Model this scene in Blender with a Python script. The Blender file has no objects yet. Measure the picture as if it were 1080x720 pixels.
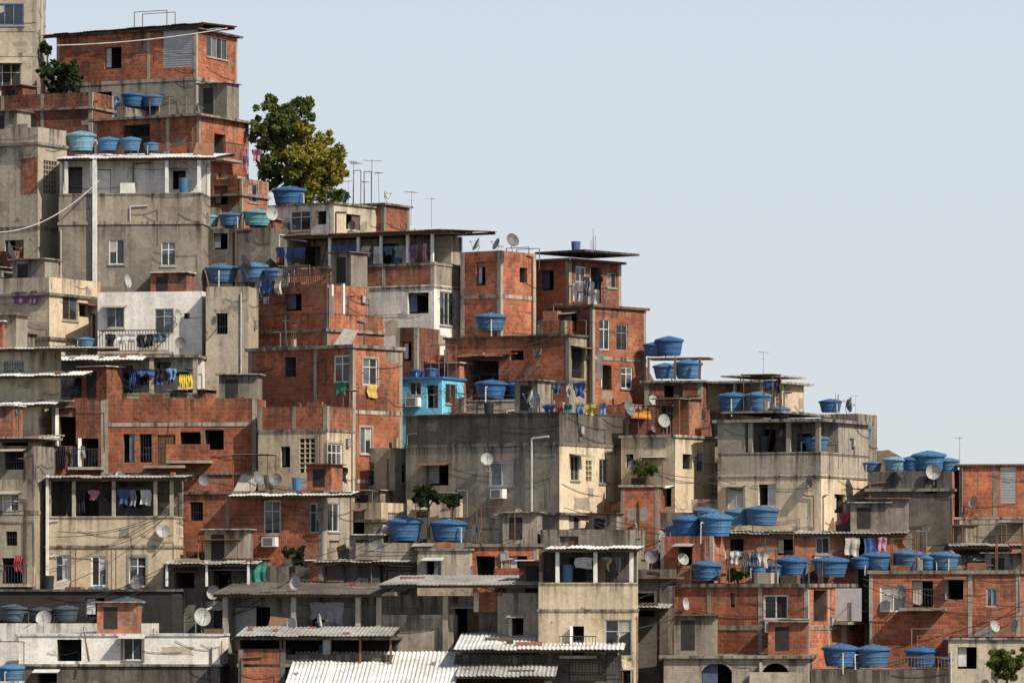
import bpy, math, random
import numpy as np
from mathutils import Vector, Matrix
R=random.Random(11)
DC=200.0; F=5000.0; HR=620.0
SC=bpy.context.scene
def yof(row):
    k=(HR-row)/F
    return (6.6+200*k)/(0.6-k)
def link(o,parent=None):
    SC.collection.objects.link(o)
    if parent: o.parent=parent
    return o
# ---------------------------------------------------------------- materials
M={}
def nt(name,rough=0.9):
    m=bpy.data.materials.new(name); m.use_nodes=True
    n=m.node_tree; b=n.nodes['Principled BSDF']; b.inputs['Roughness'].default_value=rough
    b.inputs['Specular IOR Level'].default_value=0.25
    return m,n,b
def N(n,t,**k):
    x=n.nodes.new(t)
    for a,v in k.items(): setattr(x,a,v)
    return x
def mixc(n,fac,a,b,mode='MIX'):
    x=N(n,'ShaderNodeMix',data_type='RGBA',blend_type=mode)
    for i,v in ((0,fac),(6,a),(7,b)):
        if hasattr(v,'is_linked') or hasattr(v,'links'): n.links.new(v,x.inputs[i])
        elif i==0: x.inputs[0].default_value=v
        else: x.inputs[i].default_value=(v[0],v[1],v[2],1)
    return x.outputs[2]
def math_(n,op,a,b=None,clamp=False):
    x=N(n,'ShaderNodeMath',operation=op); x.use_clamp=clamp
    for i,v in ((0,a),(1,b)):
        if v is None: continue
        if hasattr(v,'links'): n.links.new(v,x.inputs[i])
        else: x.inputs[i].default_value=v
    return x.outputs[0]
def rng(n,v,a,b,c=0,d=1):
    x=N(n,'ShaderNodeMapRange'); n.links.new(v,x.inputs[0])
    for i,q in enumerate((a,b,c,d)): x.inputs[i+1].default_value=q
    return x.outputs[0]
def noise(n,vec,scale,detail=5,rough=0.6):
    x=N(n,'ShaderNodeTexNoise'); x.inputs['Scale'].default_value=scale
    x.inputs['Detail'].default_value=min(detail,6); x.inputs['Roughness'].default_value=rough
    n.links.new(vec,x.inputs['Vector']); return x.outputs['Fac']
def vmul(n,vec,s):
    x=N(n,'ShaderNodeVectorMath',operation='MULTIPLY'); n.links.new(vec,x.inputs[0]); x.inputs[1].default_value=s
    return x.outputs[0]
def wallmat(name,c1,c2,dirt=0.6,brick=False,smear=0.3,mortar=(0.30,0.22,0.16),grime=(0.045,0.038,0.032),patch=None,patchc=(0.24,0.22,0.2)):
    m,n,b=nt(name)
    pos=N(n,'ShaderNodeNewGeometry').outputs['Position']
    oi=N(n,'ShaderNodeObjectInfo').outputs['Random']
    uv=N(n,'ShaderNodeUVMap',uv_map='UVMap').outputs[0]
    uv2=N(n,'ShaderNodeUVMap',uv_map='Edge').outputs[0]
    sx=N(n,'ShaderNodeSeparateXYZ'); n.links.new(uv2,sx.inputs[0])
    n1=rng(n,noise(n,pos,0.5,6,0.65),0.38,0.62)
    n2=noise(n,pos,6,5,0.7)
    hgt=n2
    if brick:
        br=N(n,'ShaderNodeTexBrick'); n.links.new(uv,br.inputs['Vector'])
        br.inputs['Scale'].default_value=1; br.inputs['Brick Width'].default_value=0.30
        br.inputs['Row Height'].default_value=0.2; br.inputs['Mortar Size'].default_value=0.022
        br.inputs['Mortar Smooth'].default_value=0.3; br.inputs['Bias'].default_value=0.0
        br.inputs['Color1'].default_value=(*c1,1); br.inputs['Color2'].default_value=(*c2,1)
        br.inputs['Mortar'].default_value=(*mortar,1)
        col=br.outputs['Color']
        dk=mixc(n,n1,(0.58,0.54,0.52),(1.2,1.18,1.16))
        col=mixc(n,1.0,col,dk,'MULTIPLY')
        sm=rng(n,noise(n,pos,1.3,6,0.8),0.55,0.63,0,smear)
        col=mixc(n,sm,col,(0.34,0.22,0.15))
        sm=rng(n,noise(n,vmul(n,pos,(1,1,2.5)),0.7,6,0.8),0.59,0.62,0,smear)
        col=mixc(n,sm,col,(0.27,0.235,0.20))
        hgt=math_(n,'SUBTRACT',n2,math_(n,'MULTIPLY',br.outputs['Fac'],0.8))
    else:
        col=mixc(n,n1,c1,c2)
        if patch:
            pf=rng(n,noise(n,pos,0.4,6,0.75),patch,patch+0.02)
            col=mixc(n,pf,col,patchc)
            pf=rng(n,noise(n,vmul(n,pos,(1.3,1.3,1.1)),0.9,6,0.75),patch+.02,patch+0.04)
            col=mixc(n,pf,col,tuple(x*.8 for x in patchc))
    v=rng(n,n2,0.3,0.7,0.82,1.12)
    cb=N(n,'ShaderNodeCombineXYZ')
    for i in range(3): n.links.new(v,cb.inputs[i])
    col=mixc(n,1.0,col,cb.outputs[0],'MULTIPLY')
    st=rng(n,noise(n,vmul(n,pos,(2.6,2.6,0.16)),1,6,0.7),0.47,0.62)
    bl=rng(n,noise(n,pos,0.8,6,0.74),0.50,0.66)
    top=rng(n,sx.outputs[0],0.0,1.4,1.0,0.0)
    top=math_(n,'MULTIPLY',top,top)
    f=math_(n,'ADD',math_(n,'MULTIPLY',st,math_(n,'ADD',math_(n,'MULTIPLY',top,1.2),0.42)),math_(n,'MULTIPLY',bl,0.40))
    f=math_(n,'MULTIPLY',f,dirt,True)
    f=math_(n,'MINIMUM',f,0.88)
    col=mixc(n,f,col,grime)
    rv=rng(n,oi,0,1,0.80,1.14)
    cb=N(n,'ShaderNodeCombineXYZ')
    for i in range(3): n.links.new(rv,cb.inputs[i])
    col=mixc(n,1.0,col,cb.outputs[0],'MULTIPLY')
    n.links.new(col,b.inputs['Base Color'])
    bp=N(n,'ShaderNodeBump'); bp.inputs['Strength'].default_value=0.7; bp.inputs['Distance'].default_value=0.025
    n.links.new(hgt,bp.inputs['Height']); n.links.new(bp.outputs[0],b.inputs['Normal'])
    M[name]=m
wallmat('BR',(0.55,0.155,0.068),(0.34,0.088,0.042),0.55,True,0.5)
wallmat('BD',(0.33,0.095,0.05),(0.20,0.06,0.035),0.7,True,0.4,mortar=(0.2,0.14,0.11))
wallmat('BP',(0.52,0.21,0.12),(0.40,0.125,0.065),0.55,True,0.75)
wallmat('CG',(0.35,0.31,0.255),(0.22,0.195,0.165),0.72,patch=0.61,patchc=(0.38,0.34,0.28))
wallmat('CC',(0.43,0.375,0.30),(0.30,0.262,0.21),0.6)
wallmat('CM',(0.30,0.265,0.22),(0.20,0.175,0.145),0.6)
wallmat('CD',(0.17,0.15,0.13),(0.09,0.08,0.07),1.0,patch=0.61,patchc=(0.25,0.22,0.185))
wallmat('MOLD',(0.12,0.105,0.09),(0.05,0.045,0.04),1.0)
wallmat('PW',(0.82,0.79,0.74),(0.70,0.66,0.60),0.42,patch=0.65,patchc=(0.44,0.39,0.33))
wallmat('PC',(0.72,0.59,0.42),(0.58,0.47,0.33),0.5,patch=0.63,patchc=(0.32,0.28,0.22))
wallmat('PB',(0.56,0.48,0.37),(0.42,0.36,0.28),0.62,patch=0.61,patchc=(0.29,0.26,0.21))
wallmat('LB',(0.16,0.52,0.74),(0.20,0.54,0.72),0.3)
wallmat('ST',(0.44,0.43,0.40),(0.26,0.25,0.235),0.6)
wallmat('STW',(0.76,0.76,0.75),(0.55,0.54,0.52),0.42)
wallmat('RUST',(0.25,0.13,0.08),(0.16,0.09,0.06),0.5)
wallmat('WOOD',(0.16,0.11,0.07),(0.10,0.07,0.05),0.4)
def simple(name,c,rough=0.7,metal=0,var=0.25,sc=3,spec=0.3):
    m,n,b=nt(name,rough)
    pos=N(n,'ShaderNodeNewGeometry').outputs['Position']
    f=noise(n,pos,sc,5,0.65)
    col=mixc(n,rng(n,f,0.3,0.7),tuple(x*(1-var) for x in c),tuple(min(1,x*(1+var)) for x in c))
    n.links.new(col,b.inputs['Base Color']); b.inputs['Metallic'].default_value=metal
    b.inputs['Specular IOR Level'].default_value=spec
    M[name]=m; return m
simple('WHITE',(0.70,0.69,0.66),0.5,var=.2,sc=2); simple('ALU',(0.45,0.45,0.45),0.4,0.3,.12)
simple('BLUEF',(0.10,0.22,0.42),0.5); simple('BROWNF',(0.13,0.07,0.04),0.6)
simple('GLD',(0.03,0.035,0.04),0.08,spec=0.5); simple('GLM',(0.10,0.12,0.135),0.12,spec=0.5)
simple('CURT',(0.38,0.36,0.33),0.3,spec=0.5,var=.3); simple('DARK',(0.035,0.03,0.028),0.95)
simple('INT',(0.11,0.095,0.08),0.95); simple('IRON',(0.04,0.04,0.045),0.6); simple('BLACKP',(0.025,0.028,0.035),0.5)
simple('CABLE',(0.03,0.03,0.03),0.7); simple('PVC',(0.55,0.54,0.5),0.5)
simple('DISH',(0.36,0.36,0.35),0.6); simple('DISHD',(0.16,0.16,0.16),0.6); simple('TRUNK',(0.10,0.075,0.055),0.9,sc=8)
simple('GREENT',(0.05,0.22,0.17),0.7); simple('BLUET',(0.05,0.17,0.40),0.6); simple('ORNT',(0.55,0.22,0.04),0.7)
def tankm(name,c):
    m,n,b=nt(name,0.45)
    pos=N(n,'ShaderNodeNewGeometry').outputs['Position']
    oi=N(n,'ShaderNodeObjectInfo').outputs['Random']
    col=mixc(n,rng(n,noise(n,pos,2.5,7,0.7),0.35,0.75),c,tuple(min(1,x*1.25+0.04) for x in c))
    col=mixc(n,rng(n,oi,0,1,0,0.55),col,(0.12,0.20,0.27))
    st=rng(n,noise(n,vmul(n,pos,(6,6,0.7)),1,5,0.7),0.48,0.7,0,0.65)
    col=mixc(n,st,col,(0.08,0.08,0.075))
    n.links.new(col,b.inputs['Base Color']); M[name]=m
tankm('TK0',(0.016,0.095,0.25)); tankm('TK1',(0.03,0.15,0.33)); tankm('TK2',(0.10,0.36,0.37)); tankm('TK3',(0.03,0.035,0.05)); tankm('TK4',(0.17,0.36,0.47))
CL=[(0.05,0.09,0.24),(0.55,0.54,0.54),(0.36,0.05,0.07),(0.02,0.02,0.03),(0.13,0.25,0.42),(0.42,0.2,0.27),(0.5,0.38,0.10),(0.20,0.21,0.23),(0.45,0.41,0.35),(0.05,0.2,0.15),(0.18,0.10,0.20),(0.62,0.61,0.6),(0.08,0.11,0.17),(0.38,0.16,0.07)]
for i,c in enumerate(CL): simple('CL%d'%i,c,0.9,var=.25,sc=5)
simple('YEL',(0.75,0.55,0.04),0.8,var=.2)
def leafm(name,c1,c2,c3):
    m,n,b=nt(name,0.6)
    pos=N(n,'ShaderNodeNewGeometry').outputs['Position']
    col=mixc(n,rng(n,noise(n,pos,0.9,3,0.6),0.38,0.62),c1,c2)
    col=mixc(n,rng(n,noise(n,pos,7,2,0.6),0.45,0.7),col,c3)
    n.links.new(col,b.inputs['Base Color'])
    tr=N(n,'ShaderNodeBsdfTranslucent'); n.links.new(col,tr.inputs[0])
    ms=N(n,'ShaderNodeMixShader'); ms.inputs[0].default_value=0.35
    n.links.new(b.outputs[0],ms.inputs[1]); n.links.new(tr.outputs[0],ms.inputs[2])
    n.links.new(ms.outputs[0],n.nodes['Material Output'].inputs[0]); M[name]=m
leafm('LEAFY',(0.24,0.23,0.04),(0.42,0.35,0.055),(0.15,0.17,0.03))
leafm('LEAFG',(0.09,0.13,0.03),(0.17,0.20,0.045),(0.05,0.08,0.022))
leafm('LEAFD',(0.02,0.04,0.015),(0.045,0.065,0.02),(0.025,0.04,0.012))
m,n,b=nt('hill_soil',0.95)
pos=N(n,'ShaderNodeNewGeometry').outputs['Position']
col=mixc(n,rng(n,noise(n,pos,0.5,8,0.7),0.4,0.6),(0.10,0.07,0.05),(0.05,0.06,0.025))
col=mixc(n,rng(n,noise(n,pos,4,6,0.7),0.4,0.7),col,(0.16,0.13,0.10))
n.links.new(col,b.inputs['Base Color']); M['SOIL']=m
# ---------------------------------------------------------------- mesh builder
class MB:
    def __init__(s): s.v=[];s.f=[];s.m=[];s.t=[];s.names=[];s.ztop=None
    def q(s,pts,mat,zt=None):
        i=len(s.v); s.v+= [tuple(p) for p in pts]; s.f.append(tuple(range(i,i+len(pts))))
        if mat not in s.names: s.names.append(mat)
        s.m.append(s.names.index(mat)); s.t.append(zt if zt is not None else 1e9)
    def box(s,x0,x1,y0,y1,z0,z1,mat,zt=None):
        s.boxf(lambda u,z,d:(u,d,z),x0,x1,z0,z1,y0,y1,mat,zt)
    def boxf(s,f,u0,u1,z0,z1,d0,d1,mat,zt=None):
        a=[f(u0,z0,d0),f(u1,z0,d0),f(u1,z0,d1),f(u0,z0,d1),f(u0,z1,d0),f(u1,z1,d0),f(u1,z1,d1),f(u0,z1,d1)]
        for t in ((0,3,2,1),(4,5,6,7),(0,1,5,4),(1,2,6,5),(2,3,7,6),(3,0,4,7)):
            s.q([a[i] for i in t],mat,zt)
    def cyl(s,p0,p1,r0,r1,mat,n=8):
        p0=Vector(p0);p1=Vector(p1);d=(p1-p0)
        if d.length<1e-6:return
        d.normalize(); a=d.orthogonal().normalized(); b=d.cross(a)
        A=[p0+(a*math.cos(2*math.pi*i/n)+b*math.sin(2*math.pi*i/n))*r0 for i in range(n)]
        B=[p1+(a*math.cos(2*math.pi*i/n)+b*math.sin(2*math.pi*i/n))*r1 for i in range(n)]
        for i in range(n): s.q([A[i],A[(i+1)%n],B[(i+1)%n],B[i]],mat)
        s.q(B,mat)
    def mesh(s,name,z0=0):
        me=bpy.data.meshes.new(name)
        v=np.array(s.v,dtype=float) if s.v else np.zeros((0,3))
        vv=v.copy(); vv[:,2]-=z0
        me.from_pydata(vv.tolist(),[],s.f)
        for k in s.names: me.materials.append(M[k])
        me.polygons.foreach_set('material_index',s.m)
        uv=me.uv_layers.new(name='UVMap'); uv2=me.uv_layers.new(name='Edge')
        U=[];E=[]
        for fi,f in enumerate(s.f):
            p=v[list(f)]
            nn=np.cross(p[1]-p[0],p[-1]-p[0]) if len(f)<5 else np.cross(p[1]-p[0],p[len(f)//2]-p[0])
            ax=int(np.argmax(np.abs(nn)))
            zt=s.t[fi]
            for w in p:
                if ax==0: U+=[w[1]+37.0,w[2]+50]
                elif ax==1: U+=[w[0]+40.0,w[2]+50]
                else: U+=[w[0],w[1]]
                E+=[(zt-w[2]) if zt<1e8 else 1.2,0.0]
        uv.data.foreach_set('uv',U); uv2.data.foreach_set('uv',E)
        me.update(); return me
    def obj(s,name,parent=None,z0=0,smooth=False):
        if not s.f: return None
        me=s.mesh(name,z0)
        if smooth: me.polygons.foreach_set('use_smooth',[True]*len(me.polygons))
        return link(bpy.data.objects.new(name,me),parent)
# ---------------------------------------------------------------- props
def lathe(prof,mat,n=28,ribs=0):
    mb=MB()
    rings=[]
    for r,z in prof:
        rings.append([(r*math.cos(2*math.pi*i/n),r*math.sin(2*math.pi*i/n),z) for i in range(n)])
    for a,b in zip(rings,rings[1:]):
        for i in range(n): mb.q([a[i],a[(i+1)%n],b[(i+1)%n],b[i]],mat)
    mb.q(rings[-1],mat)
    return mb
TANKM={}
def tank_mesh(v):
    if v not in TANKM:
        mb=lathe([(0.55,0),(0.58,0.12),(0.60,0.13),(0.60,0.17),(0.595,0.18),(0.63,0.36),(0.65,0.37),(0.65,0.41),(0.645,0.42),(0.68,0.62),(0.74,0.63),(0.755,0.66),(0.755,0.72),(0.73,0.735),(0.70,0.735),(0.55,0.80),(0.3,0.85),(0.15,0.86),(0.14,0.90),(0.05,0.91)],'TK%d'%v)
        for k in range(8):
            a=k*math.pi/4; c,s_=math.cos(a),math.sin(a)
            mb.cyl((c*0.7,s_*0.7,0.745),(c*0.2,s_*0.2,0.87),0.02,0.02,'TK%d'%v,5)
        mb.cyl((0.66,0.1,0.5),(0.85,0.12,0.5),0.03,0.03,'PVC',6); mb.cyl((0.85,0.12,0.5),(0.85,0.12,-0.3),0.03,0.03,'PVC',6)
        me=mb.mesh('water_tank'); TANKM[v]=me
    return TANKM[v]
def water_tank(x,y,z,w,v):
    s=w/1.51
    o=link(bpy.data.objects.new('water_tank',tank_mesh(v))); o.location=(x,y,z); o.scale=(s,s,s*R.uniform(0.85,1.12))
    o.rotation_euler=(R.uniform(-.03,.03),R.uniform(-.03,.03),R.uniform(0,6.28)); return o
def dish_mesh(mat):
    mb=MB(); n=20
    rings=[]
    for j in range(6):
        r=0.1*j; rings.append([Vector((r*math.cos(2*math.pi*i/n),-(-0.55+0.9*r*r+0.33+0.22)-0.1,r*math.sin(2*math.pi*i/n)*1.05+.9)) for i in range(n)])
    for a,b in zip(rings,rings[1:]):
        for i in range(n): mb.q([a[i],a[(i+1)%n],b[(i+1)%n],b[i]],mat)
    mb.cyl((0,0,0),(0,0.03,0.9),0.025,0.025,'DISHD',6)
    mb.cyl((0,0.03,0.9),(0,-0.12,0.9),0.04,0.04,'DISHD',6)
    mb.cyl((0,-0.25,0.42),(0,-0.72,0.85),0.015,0.015,'DISHD',5)
    mb.cyl((0.3,-0.25,1.25),(0,-0.72,0.88),0.01,0.01,'DISHD',5)
    mb.cyl((0,-0.68,0.85),(0,-0.82,0.9),0.04,0.05,'DISHD',6)
    return mb.mesh('satellite_dish')
DM=[dish_mesh('DISH'),dish_mesh('DISHD')]
def satellite_dish(x,y,z,rz=None,s=0.8):
    s=s*.85
    o=link(bpy.data.objects.new('satellite_dish',DM[R.randint(0,1)])); o.location=(x,y,z); o.scale=(s,)*3
    o.rotation_euler=(R.uniform(-.5,-.05),0,R.uniform(-1.5,2.2) if rz is None else rz); return o
def ant_mesh(k0):
    mb=MB(); mb.cyl((0,0,0),(0,0,2.2),0.022,0.018,'DISHD',5); mb.cyl((-0.6,0,2.1),(0.6,0,2.15),0.014,0.014,'DISHD',4)
    for k in range(k0):
        x=-0.55+k*1.1/k0; L=0.4-0.03*k; mb.cyl((x,-L,2.12),(x,L,2.12),0.011,0.011,'DISHD',4)
    if k0<6: mb.cyl((-.3,0,1.6),(.3,0,1.6),.012,.012,'DISHD',4)
    return mb.mesh('tv_antenna')
AM=[ant_mesh(8),ant_mesh(5)]
def tv_antenna(x,y,z,s=1):
    o=link(bpy.data.objects.new('tv_antenna',R.choice(AM))); o.location=(x,y,z); o.rotation_euler=(R.uniform(-.1,.1),R.uniform(-.1,.1),R.uniform(0,6)); o.scale=(s*.8,s*.8,s)
def garment(mb,f,u,z,w,h,kind,mat,ph):
    nu,nz=6,6
    def P(i,j,hw,cx):
        t=j/nz; uu=cx+hw*(2*i/nu-1)+.03*math.sin(ph*3+j)
        d=0.05*math.sin(i*1.9+ph)*(0.3+t)+0.03*math.sin(j*1.3+ph*2)
        return f(uu,z-h*t-0.02*math.cos(2*math.pi*i/nu)-.04*math.sin(ph+i*.8)*t,d)
    if kind=='pants':
        for side in (-1,1):
            cx=u+side*w*0.26
            for j in range(nz):
                for i in range(nu):
                    hw=lambda jj:w*(0.26-0.07*jj/nz)
                    mb.q([P(i,j,hw(j),cx),P(i+1,j,hw(j),cx),P(i+1,j+1,hw(j+1),cx),P(i,j+1,hw(j+1),cx)],mat)
    else:
        for j in range(nz):
            for i in range(nu):
                if kind=='shirt': hw=lambda jj:(w*0.55 if jj<=2 else w*0.36)
                else: hw=lambda jj:w*0.5*(1-0.04*jj/nz)
                a=hw(j);b=hw(j+1)
                if kind=='shirt' and j==2: b=w*0.36;a=w*0.52
                mb.q([P(i,j,a,u),P(i+1,j,a,u),P(i+1,j+1,b,u),P(i,j+1,b,u)],mat)
sky=[(-200,-10),(0,60),(60,60),(200,90),(262,170),(330,235),(480,265),(560,290),(660,330),(690,400),(745,410),(850,440),(920,470),(1010,505),(1100,510),(1300,560)]
def skyrow(p):
    for (a,b),(c,d) in zip(sky,sky[1:]):
        if a<=p<=c: return b+(d-b)*(p-a)/(c-a)
    return sky[0][1] if p<sky[0][0] else sky[-1][1]
# ---------------------------------------------------------------- houses
HOUSES=[]
def is_br(m): return m[0]=='B' and m!='BLUET'
class H:
    def __init__(s,name,a,b,c,bot,th=0,y=None,D=5.0,ext=4.5,dy=0):
        s.a,s.b,s.c=a,b,c; s.bot=bot
        s.y=(yof(bot) if y is None else y)+dy; s.th=math.radians(th); s.co=math.cos(s.th); s.si=math.sin(s.th)
        s.dc=DC+s.y; s.sc=s.dc/F; s.xb=(b-540)*s.sc
        s.W=-s.U(a)
        s.D=s.V(c) if (c>b and th>4) else D
        s.D=max(2.5,min(s.D,9))
        s.z0=s.Z(bot)-ext
        s.root=bpy.data.objects.new(name,None); link(s.root); s.root.location=(s.xb,s.y,s.z0); s.root.rotation_euler=(0,0,-s.th)
        s.root.empty_display_size=0.5
        s.w=MB(); s.win=MB(); s.rf=MB(); s.dt=MB(); s.top=None; s.ext=ext; s.nc=0; s.hastank=False; s.fm=R.choice(['CC','CM','CM','CC'])
        HOUSES.append(s)
    def Z(s,row): return (HR-row)*s.sc
    def row(s,z): return HR-z/s.sc
    def U(s,px,y0=0):
        k=(px-540)/F; return (k*(s.dc+y0*s.co)-s.xb-y0*s.si)/(s.co+k*s.si)
    def V(s,px,x1=0):
        k=(px-540)/F; d=(s.si-k*s.co)
        return (k*(s.dc-x1*s.si)-s.xb-x1*s.co)/d if abs(d)>0.03 else 5.0
    def world(s,x,y,z): return Vector((s.xb+x*s.co+y*s.si, s.y-x*s.si+y*s.co, z))
    def opening(s,f,ua,ub,za,zb,typ,mat,zt):
        t=typ[0]; w=ub-ua;h=zb-za
        dep={'w':0.12,'h':1.6,'d':0.12,'s':0.1,'l':0.15}[t]
        for q in ([(ua,za),(ub,za)],[(ub,za),(ub,zb)],[(ub,zb),(ua,zb)],[(ua,zb),(ua,za)]):
            s.w.q([f(*q[0],0),f(*q[1],0),f(*q[1],dep if t!='h' else .14),f(*q[0],dep if t!='h' else .14)],mat,zt)
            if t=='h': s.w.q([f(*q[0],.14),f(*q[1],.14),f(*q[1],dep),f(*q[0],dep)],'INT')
        B=s.win.boxf
        if t=='h':
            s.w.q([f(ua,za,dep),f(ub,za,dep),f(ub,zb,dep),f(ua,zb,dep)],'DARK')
            q=R.random()
            if h>.6 and q<.2:
                B(f,ua+.02,ub-.02,za+.35,za+.38,.04,.07,'IRON')
                for k in range(int(w/.12)): B(f,ua+.05+k*.12,ua+.065+k*.12,za,zb-.01,.04,.055,'IRON')
            elif q<.42: s.win.boxf(f,ua+.02,ua+w*R.uniform(.3,.6),za+.1,zb-.03,.2,.22,'CL%d'%R.choice([1,8,11,7,12]))
            elif q<.6: s.win.boxf(f,ua+w*.5,ub-.01,za+.01,zb-.02,.1,.13,R.choice(['WOOD','BROWNF','GLM','ALU']))
            elif q<.72:
                s.win.q([f(ua,za,-.01),f(ua-.1,za,-w*.45),f(ua-.1,zb,-w*.45),f(ua,zb,-.01)],R.choice(['WOOD','ALU','WHITE']))
            return
        fm=typ[1:] if len(typ)>1 else R.choice(['WHITE','WHITE','ALU','ALU','BROWNF'])
        if fm=='WHITE' and R.random()<.25: fm='ALU'
        if t=='w':
            nb=max(2,round(w/0.55)); fr=R.choice([.04,.055,.07])
            style=R.random()
            B(f,ua,ub,zb-fr,zb,.04,.10,fm);B(f,ua,ub,za,za+fr,.04,.10,fm);B(f,ua,ua+fr,za+fr,zb-fr,.04,.10,fm);B(f,ub-fr,ub,za+fr,zb-fr,.04,.10,fm)
            for i in range(nb):
                u0=ua+fr+(w-2*fr)*i/nb;u1=ua+fr+(w-2*fr)*(i+1)/nb
                if i: B(f,u0-.022,u0+.022,za+fr,zb-fr,.05,.095,fm)
                g=R.choice(['GLD','GLD','GLM','CURT','DARK','DARK'])
                dd=.085 if i%2 else .07
                s.win.q([f(u0,za+fr,dd),f(u1,za+fr,dd),f(u1,zb-fr,dd),f(u0,zb-fr,dd)],g)
                if g in('GLM','CURT') and R.random()<.5: s.win.q([f(u0,za+fr,dd-.004),f(u1,za+fr,dd-.004),f(u1,za+h*R.uniform(.3,.7),dd-.004),f(u0,za+h*.5,dd-.004)],'GLD')
            if h>.9 and style<.5: zz=za+h*.68; B(f,ua+fr,ub-fr,zz-.02,zz+.02,.052,.09,fm)
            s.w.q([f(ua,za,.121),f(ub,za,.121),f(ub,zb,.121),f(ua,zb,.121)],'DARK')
            if style>.25: B(f,ua-.06,ub+.06,za-.07,za-.002,-.06,.03,'CC')
            if mat in('PW','PC','BR','PB') and R.random()<.3: # plaster surround
                for (a,b,c,d) in ((ua-.1,ua-.003,za-.07,zb+.1),(ub+.003,ub+.1,za-.07,zb+.1),(ua-.003,ub+.003,zb+.003,zb+.1)): B(f,a,b,c,d,-.022,.0,'CC')
            if R.random()<.25:
                for k in range(int(w/.13)): B(f,ua+.06+k*.13,ua+.075+k*.13,za,zb,-.03,-.015,'IRON')
                B(f,ua,ub,za+h*.3,za+h*.3+.02,-.04,-.03,'IRON');B(f,ua,ub,za+h*.75,za+h*.75+.02,-.04,-.03,'IRON')
            elif R.random()<.12: garment(s.win,lambda u,z,d:f(u,z,-.1+d*.6),(ua+ub)/2,za+.02,w*.7,.6,'towel','CL%d'%R.randrange(14),R.uniform(0,6))
        elif t=='d':
            dm=R.choice(['BROWNF','ALU','WHITE','BROWNF']) if len(typ)<2 else typ[1:]
            B(f,ua+.04,ub-.04,za,zb-.04,.07,.115,dm)
            for k in range(3): B(f,ua+.14,ub-.14,za+.1+h*.31*k,za+h*.31*(k+1)-.03,.055,.07,dm)
            s.w.q([f(ua,za,.119),f(ub,za,.119),f(ub,zb,.119),f(ua,zb,.119)],'DARK')
        elif t=='s':
            k=0;zz=za
            while zz<zb-.05: B(f,ua,ub,zz,zz+.05,.02+.02*(k%2),.095,'ALU'); zz+=.06;k+=1
            s.w.q([f(ua,za,.099),f(ub,za,.099),f(ub,zb,.099),f(ua,zb,.099)],'ALU')
        elif t=='l':
            s.w.q([f(ua,za,.149),f(ub,za,.149),f(ub,zb,.149),f(ua,zb,.149)],'DARK')
            for k in range(1,max(2,int(w/.22))): uu=ua+w*k/max(2,int(w/.22)); B(f,uu-.025,uu+.025,za,zb,.02,.12,mat)
            for k in range(1,max(2,int(h/.22))): zz=za+h*k/max(2,int(h/.22)); B(f,ua,ub,zz-.025,zz+.025,.025,.115,mat)
    def face(s,f,u0,u1,z0,z1,ops,mat,zt,front=False):
        O=[]
        for (ua,ub,za,zb,t) in ops:
            ua=max(ua,u0+.05);ub=min(ub,u1-.05);za=max(za,z0+.02);zb=min(zb,z1-.05)
            if ub-ua>.15 and zb-za>.15: O.append((ua,ub,za,zb,t))
        us=sorted({u0,u1,*[o[0] for o in O],*[o[1] for o in O]}); zs=sorted({z0,z1,*[o[2] for o in O],*[o[3] for o in O]})
        for a,b in zip(us,us[1:]):
            for c,d in zip(zs,zs[1:]):
                mu,mz=(a+b)/2,(c+d)/2
                if any(o[0]<mu<o[1] and o[2]<mz<o[3] for o in O): continue
                s.w.q([f(a,c,0),f(b,c,0),f(b,d,0),f(a,d,0)],mat,zt)
        for o in O: s.opening(f,*o,mat,zt)
        W=u1-u0; zl=max(z0,z1-9); Hh=z1-zl
        if W>1.3 and Hh>1.2:
            fam={'BR':['CC','BP','BD','BP','CM'],'BD':['CM','BR','BR'],'BP':['CC','BR','CM'],'CG':['CC','CM','CM'],'CC':['CG','CM'],'CD':['CG','MOLD'],'MOLD':['CD'],'PW':['PB','CC'],'PC':['CC','PB'],'PB':['CC','CG','PC']}.get(mat,[])
            if fam:
                for k in range(int(W*Hh/8)+R.randint(0,1)):
                    cu=R.uniform(u0+.3,u1-.3);cz=R.uniform(zl+.2,z1-.25); hw=min(R.uniform(.15,.8),cu-u0-.05,u1-cu-.05);hh=min(R.uniform(.1,.45),z1-cz-.05)
                    if hw<.1 or hh<.08: continue
                    if any(o[0]-.03<cu+hw and o[1]+.03>cu-hw and o[2]-.03<cz+hh and o[3]+.03>cz-hh for o in O): continue
                    dd=-.004-.0011*k
                    m2=R.choice(fam)
                    if is_br(m2):
                        pts=[(cu-hw,cz-hh),(cu+hw,cz-hh),(cu+hw,cz+hh),(cu-hw,cz+hh)]
                    else:
                        pts=[]; q=[(-1,-1),(1,-1),(1,1),(-1,1)]
                        for i in range(4):
                            a,b=q[i],q[(i+1)%4]
                            for j in range(5):
                                t=j/5; x=a[0]+(b[0]-a[0])*t; z=a[1]+(b[1]-a[1])*t; e=R.uniform(.72,1)
                                pts.append((cu+hw*x*(e if abs(x)==1 else 1),cz+hh*z*(e if abs(z)==1 else 1)))
                    s.w.q([f(p[0],p[1],dd) for p in pts],m2,zt)
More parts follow.
